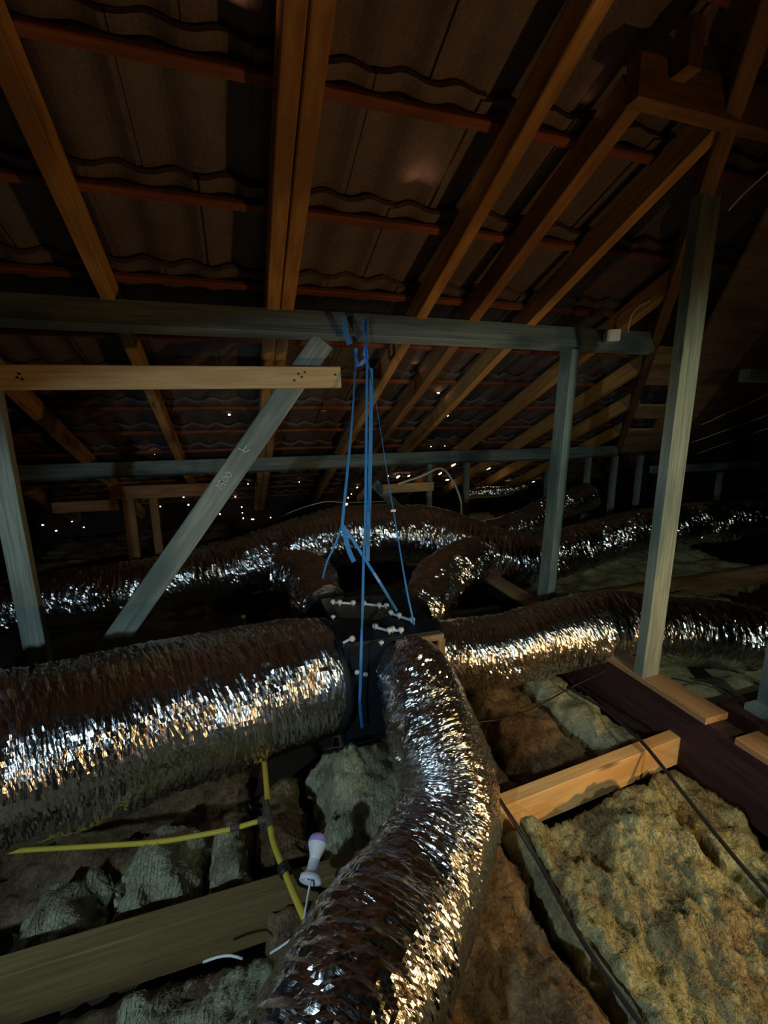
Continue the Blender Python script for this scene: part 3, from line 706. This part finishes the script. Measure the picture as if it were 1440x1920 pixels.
lathe('clip_head', b2, b2 + Vector((0, -1, 0)), [(-.004, .006), (0, .011), (.008, .011), (.012, .006)], M['white'], c, n=12)
def collar(p0, p1, r, th=.012, w=.03):
    p0, p1 = Vector(p0), Vector(p1); d = (p0 - p1).normalized()
    return lathe('collar', p0, p0 + d, [(-w, r), (-w, r + th), (w, r + th), (w, r)], M['boxblack'], box, n=48, close=(True, True))
q0 = at(618, 1262, d=1.80); q1 = at(430, 1306, d=1.61)
collar(q0 + (q1 - q0).normalized() * .022, q1, .214, .008, .014)
q0 = at(762, 1240, d=1.70); q1 = at(775, 1275, d=1.60)
collar(q0, q1, .10, .012, .02)
q0 = at(806, 1222, d=1.93); q1 = at(940, 1219, d=1.98)
collar(q0, q1, .128, .012, .02)

# ------------------------------------------------------------------ straps
def SP(px, py, y=None):
    if y is None:
        t = min(1, max(0, (py - 600) / 590)); y = (PY - .06) * (1 - t) + (by0 - .02) * t
    return at(px, py, y=y)
def strap(lab, pts, w, twist=(0, 0), name='hanging_strap'):
    o = ribbon(name, [SP(*p) for p in pts], w, M['strap'], twist=twist); tag(o, lab, 'strap', 'blue webbing straps'); return o
strap('blue strap hanging straight down the middle, ending in front of the box', [(689, 676), (686, 850), (683, 990), (680, 1045), (677, 1150), (675, 1197, by0 - .055), (672, 1290, by0 - .055), (671, 1320, by0 - .055), (675, 1364, by0 - .05)], .0125, (.1, .25))
strap('wide blue strap directly behind the middle one, ending above the box', [(697, 690, PY - .05), (694, 850, PY - .12), (690, 980, PY - .2), (687, 1052, PY - .24)], .020, (.2, 0))
strap('left blue strap from the knot, forking above the arching duct', [(671, 655, PY - .06), (667, 690), (660, 790), (651, 880), (640, 985)], .013, (.8, .0))
strap('left leg of the forked strap, ending on the arching duct', [(640, 984), (626, 1022), (612, 1050), (603, 1084)], .009, (0, .5))
strap('right leg of the forked strap, crossing down to the box', [(641, 984), (662, 1015), (681, 1046), (710, 1092), (742, 1146, 1.62)], .011, (0, 0))
strap('loose blue tail hanging beside the fork', [(642, 988), (648, 1015), (654, 1036), (662, 1053)], .020, (0, .2))
strap('thin blue strap slanting right from the knot to the box corner', [(691, 680, PY - .07), (703, 745), (714, 810), (727, 900), (737, 960), (748, 1030), (761, 1110), (776, 1181, 1.50)], .0085, (1.2, 0))
q = SP(736, 958)
cuboid('strap_knot', q - Vector((.010, .004, .004)), q + Vector((.010, .004, .006)), M['white'], None, .002); tag(D.objects['strap_knot'], 'small pale knot halfway down the thin slanting strap', 'knot')
kn = empty('strap_sling', SP(690, 640, PY - .05)); tag(kn, 'blue strap loops slung over the cross beam with a knot below', 'strap')
FB = PY - .088
ribbon('sling_loop', [SP(683, 596, FB), SP(685, 606, FB), SP(689, 640, FB), SP(690, 678, PY - .08)], .034, M['strap'], kn, twist=(0, 1.1))
ribbon('sling_loop', [SP(644, 594, FB), SP(647, 606, FB), SP(651, 628, FB), SP(657, 645, FB)], .026, M['strap'], kn)
ribbon('sling_loop', [SP(668, 652, PY - .08), SP(669, 668, PY - .08), SP(671, 684, PY - .08), SP(682, 678, PY - .085), SP(692, 666, PY - .08)], .016, M['strap'], kn, step=.01)
ribbon('sling_loop', [SP(692, 598, FB - .004), SP(688, 640, FB - .004), SP(684, 668, FB)], .018, M['strap'], kn, twist=(.8, 0))

# ------------------------------------------------------------------ cables, pipes, bulb
def cable(name, lab, pts, r, m, cat='cable', **kw):
    return tag(tube(name, pts, r, M[m], **kw), lab, cat)
cable('power_cable', 'black cable from the near duct down to the bottom edge, across the lit joist', [at(905, 1455, z=.24), at(931, 1500, z=.255), at(960, 1545, z=.235), at(1010, 1628, z=.19), at(1060, 1722, z=.185), at(1110, 1805, z=.185), at(1195, 1925, z=.19), at(1300, 2080, z=.19)], .0062, 'black')
cable('power_cable', 'black cable from behind the lit joist to the right edge', [at(1060, 1290, z=.20), at(1130, 1333, z=.20), at(1178, 1375, z=.245), at(1200, 1395, z=.25), at(1235, 1438, z=.235), at(1300, 1522, z=.20), at(1370, 1610, z=.19), at(1450, 1705, z=.19), at(1600, 1900, z=.19)], .0062, 'black')
cable('thin_cable', 'thin dark cord drooping over the wool behind the lit joist', [at(890, 1355, z=.20), at(945, 1348, z=.19), at(1005, 1325, z=.19), at(1070, 1290, z=.20), at(1150, 1252, z=.31)], .003, 'black', 'cord')
cable('thin_cable', 'thin dark cord on the wool between the box and the near duct', [at(600, 1405, z=.24), at(650, 1397, z=.255), at(690, 1389, z=.25), at(735, 1372, z=.24)], .0022, 'black', 'cord')
cable('thin_cable', 'short dark cord tangle near the foot plate at the right', [at(1290, 1275, z=.24), at(1340, 1290, z=.22), at(1370, 1310, z=.21), at(1345, 1330, z=.22), at(1300, 1312, z=.24)], .004, 'black', 'cord')
py_ = empty('gas_pipe', at(497, 1535, z=.27)); tag(py_, 'yellow gas pipe branching over the wool at the lower left', 'pipe')
tube('pipe_run', [at(488, 1400, z=.20), at(492, 1440, z=.235), at(497, 1500, z=.26), at(499, 1535, z=.262), at(508, 1580, z=.26), at(528, 1632, z=.262), at(548, 1682, z=.265), at(572, 1735, z=.262)], .0085, M['yellow'], py_, n=14)
tube('pipe_run', [at(497, 1535, z=.262), at(470, 1541, z=.255), at(435, 1551, z=.250), at(380, 1562, z=.240), at(290, 1576, z=.225), at(180, 1583, z=.205), at(40, 1590, z=.19), at(-80, 1600, z=.18)], .0068, M['yellow'], py_, n=14)
def band_at(name, px0, py0, px1, py1, r, z=.262, m='fitting'):
    a, b = at(px0, py0, z=z), at(px1, py1, z=z); L = (b - a).length
    lathe(name, a, b, [(0, r * .85), (.002, r), (L - .002, r), (L, r * .85)], M[m], py_, n=18)
band_at('pipe_tee', 494, 1503, 502, 1552, .0118, .261); band_at('pipe_tee', 500, 1534, 478, 1538, .0110)
band_at('pipe_clip', 444, 1548, 426, 1552, .0092, .251); band_at('pipe_clip', 524, 1622, 531, 1638, .016, .262, 'black')
cable('gas_stub', 'short yellow pipe stub standing behind the big duct', [Vector((at(453, 1176, y=2.2).x, 2.2, .0)), at(453, 1152, y=2.2)], .011, 'yellow', 'pipe')
# bulb in a white lampholder
fa, ti = at(576, 1652, d=1.05), at(594, 1562, d=1.13)
bl = empty('light_bulb', fa); tag(bl, 'white unlit bulb with a lilac tip in a flared white holder', 'light bulb')
L = (ti - fa).length; ax = (ti - fa).normalized()
lathe('holder', fa, ti, [(.006, .004), (.006, .016), (-.002, .024), (.000, .0265), (.010, .0262), (.0125, .022), (.020, .0145), (.040, .0135), (L * .42, .0135)], M['white'], bl, n=36, close=(False, False))
lathe('holder_socket', fa, ti, [(.004, .002), (.0045, .010), (.012, .010)], M['fitting'], bl, n=20)
lathe('bulb', fa, ti, [(L * .40, .0125), (L * .50, .0135), (L * .62, .0180), (L * .72, .0220), (L * .77, .0232)], M['white'], bl, n=36, close=(True, False))
lathe('bulb_tip', fa, ti, [(L * .77, .0232), (L * .82, .0236), (L * .90, .0215), (L * .95, .0175), (L * .98, .0115), (L, .003)], M['lilac'], bl, n=36, close=(False, True))
for k in range(6):
    t = k / 6 * 2 * math.pi; u = ax.orthogonal().normalized(); v = ax.cross(u); e = u * math.cos(t) + v * math.sin(t)
    tube('holder_rib', [fa + e * .011 + ax * .007, fa + e * .0235 + ax * .001], .0012, M['white'], bl, n=6, step=.01)
cable('lamp_cord', 'white flat cord dropping from the bulb holder over the joist', [fa + ax * .004, at(571, 1680, d=1.03), at(565, 1712, d=1.0), at(558, 1740, d=.985), at(534, 1764, d=.985), at(500, 1786, d=.98)], .003, 'white', 'cord', flat=(.0042, .0025))
cable('lamp_cord', 'loose end of white cord lying on the pale wool', [at(374, 1802, z=.215), at(400, 1793, z=.225), at(425, 1790, z=.228), at(448, 1796, z=.222)], .0028, 'white', 'cord')
# wires near the hip and far loop
cable('thin_wire', 'pale wire looping up from the white block', [at(1178, 627, y=1.84), at(1184, 598, y=1.83), at(1200, 578, y=1.8), at(1232, 563, y=1.75), at(1268, 545, y=1.7), at(1272, 520, y=1.68), at(1290, 470, y=1.62), at(1306, 438, y=1.58)], .0022, 'cream', 'wire')
cable('thin_wire', 'thin pale wire at the right edge beside the top of the tall post', [at(1368, 400, y=1.16), at(1395, 370, y=1.12), at(1440, 330, y=1.06), at(1480, 290, y=1.0)], .0018, 'cream', 'wire')
cable('conduit_loop', 'grey conduit bowing down from the far beam', [at(745, 908, y=3.42), at(790, 893, y=3.42), at(825, 879, y=3.42), at(845, 898, y=3.40), at(860, 930, y=3.38), at(864, 960, y=3.36), at(858, 990, y=3.34)], .009, 'cream', 'conduit')
cable('thin_wire', 'thin dim wire sagging behind the fork of the straps', [at(520, 970, y=3.6), at(560, 953, y=3.6), at(610, 940, y=3.6), at(650, 942, y=3.6), at(720, 940, y=3.6)], .004, 'cream', 'wire')

# ------------------------------------------------------------------ glowing slivers and small lamps stand in for daylight at the tile laps
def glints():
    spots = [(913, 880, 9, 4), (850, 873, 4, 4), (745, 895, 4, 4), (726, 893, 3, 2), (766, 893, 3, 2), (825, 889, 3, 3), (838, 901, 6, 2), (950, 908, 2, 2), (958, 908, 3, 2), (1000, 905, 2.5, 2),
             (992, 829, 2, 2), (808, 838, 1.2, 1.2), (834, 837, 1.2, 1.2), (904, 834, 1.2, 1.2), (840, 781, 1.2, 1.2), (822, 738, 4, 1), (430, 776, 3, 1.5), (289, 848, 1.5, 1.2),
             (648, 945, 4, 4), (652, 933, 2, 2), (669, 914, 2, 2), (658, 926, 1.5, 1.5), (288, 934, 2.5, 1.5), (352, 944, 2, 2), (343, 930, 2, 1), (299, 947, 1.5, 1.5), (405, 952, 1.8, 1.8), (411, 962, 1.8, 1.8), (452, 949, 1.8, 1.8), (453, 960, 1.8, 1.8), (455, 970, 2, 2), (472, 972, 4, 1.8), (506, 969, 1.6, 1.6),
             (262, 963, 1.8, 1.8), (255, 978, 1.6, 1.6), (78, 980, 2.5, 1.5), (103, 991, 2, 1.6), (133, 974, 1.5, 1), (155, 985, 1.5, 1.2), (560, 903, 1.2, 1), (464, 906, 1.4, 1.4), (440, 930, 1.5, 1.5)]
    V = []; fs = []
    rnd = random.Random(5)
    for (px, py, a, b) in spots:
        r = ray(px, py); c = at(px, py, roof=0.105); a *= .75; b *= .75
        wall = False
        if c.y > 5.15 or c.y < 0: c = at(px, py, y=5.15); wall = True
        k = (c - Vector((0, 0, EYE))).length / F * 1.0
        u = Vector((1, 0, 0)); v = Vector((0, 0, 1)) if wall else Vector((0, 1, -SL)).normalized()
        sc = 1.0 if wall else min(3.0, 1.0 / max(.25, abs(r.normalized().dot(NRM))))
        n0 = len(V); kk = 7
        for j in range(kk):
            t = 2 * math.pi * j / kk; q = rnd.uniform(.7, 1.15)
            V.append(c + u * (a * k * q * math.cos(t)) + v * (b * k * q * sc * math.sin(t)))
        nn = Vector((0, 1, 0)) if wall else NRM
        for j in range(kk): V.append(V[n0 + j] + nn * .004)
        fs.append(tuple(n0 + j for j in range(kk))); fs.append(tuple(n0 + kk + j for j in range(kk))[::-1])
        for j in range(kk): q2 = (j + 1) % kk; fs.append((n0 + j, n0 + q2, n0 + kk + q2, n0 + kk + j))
    return mesh('daylight_slivers', V, fs, M['sky'])  # emissive slivers painted as daylight; the roof has no holes here
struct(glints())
for (px, py, e) in ((788, 362, .022), (430, 20, .03), (822, 741, .008), (1105, 212, .003), (612, 776, .008), (778, 690, .008)):
    c = at(px, py, roof=0.115)
    l = lamp('daylight_leak', 'AREA', c, e, (1.0, .50, .30), size=.02)
    l.rotation_euler = (math.radians(90 + 35), 0, math.radians(180))
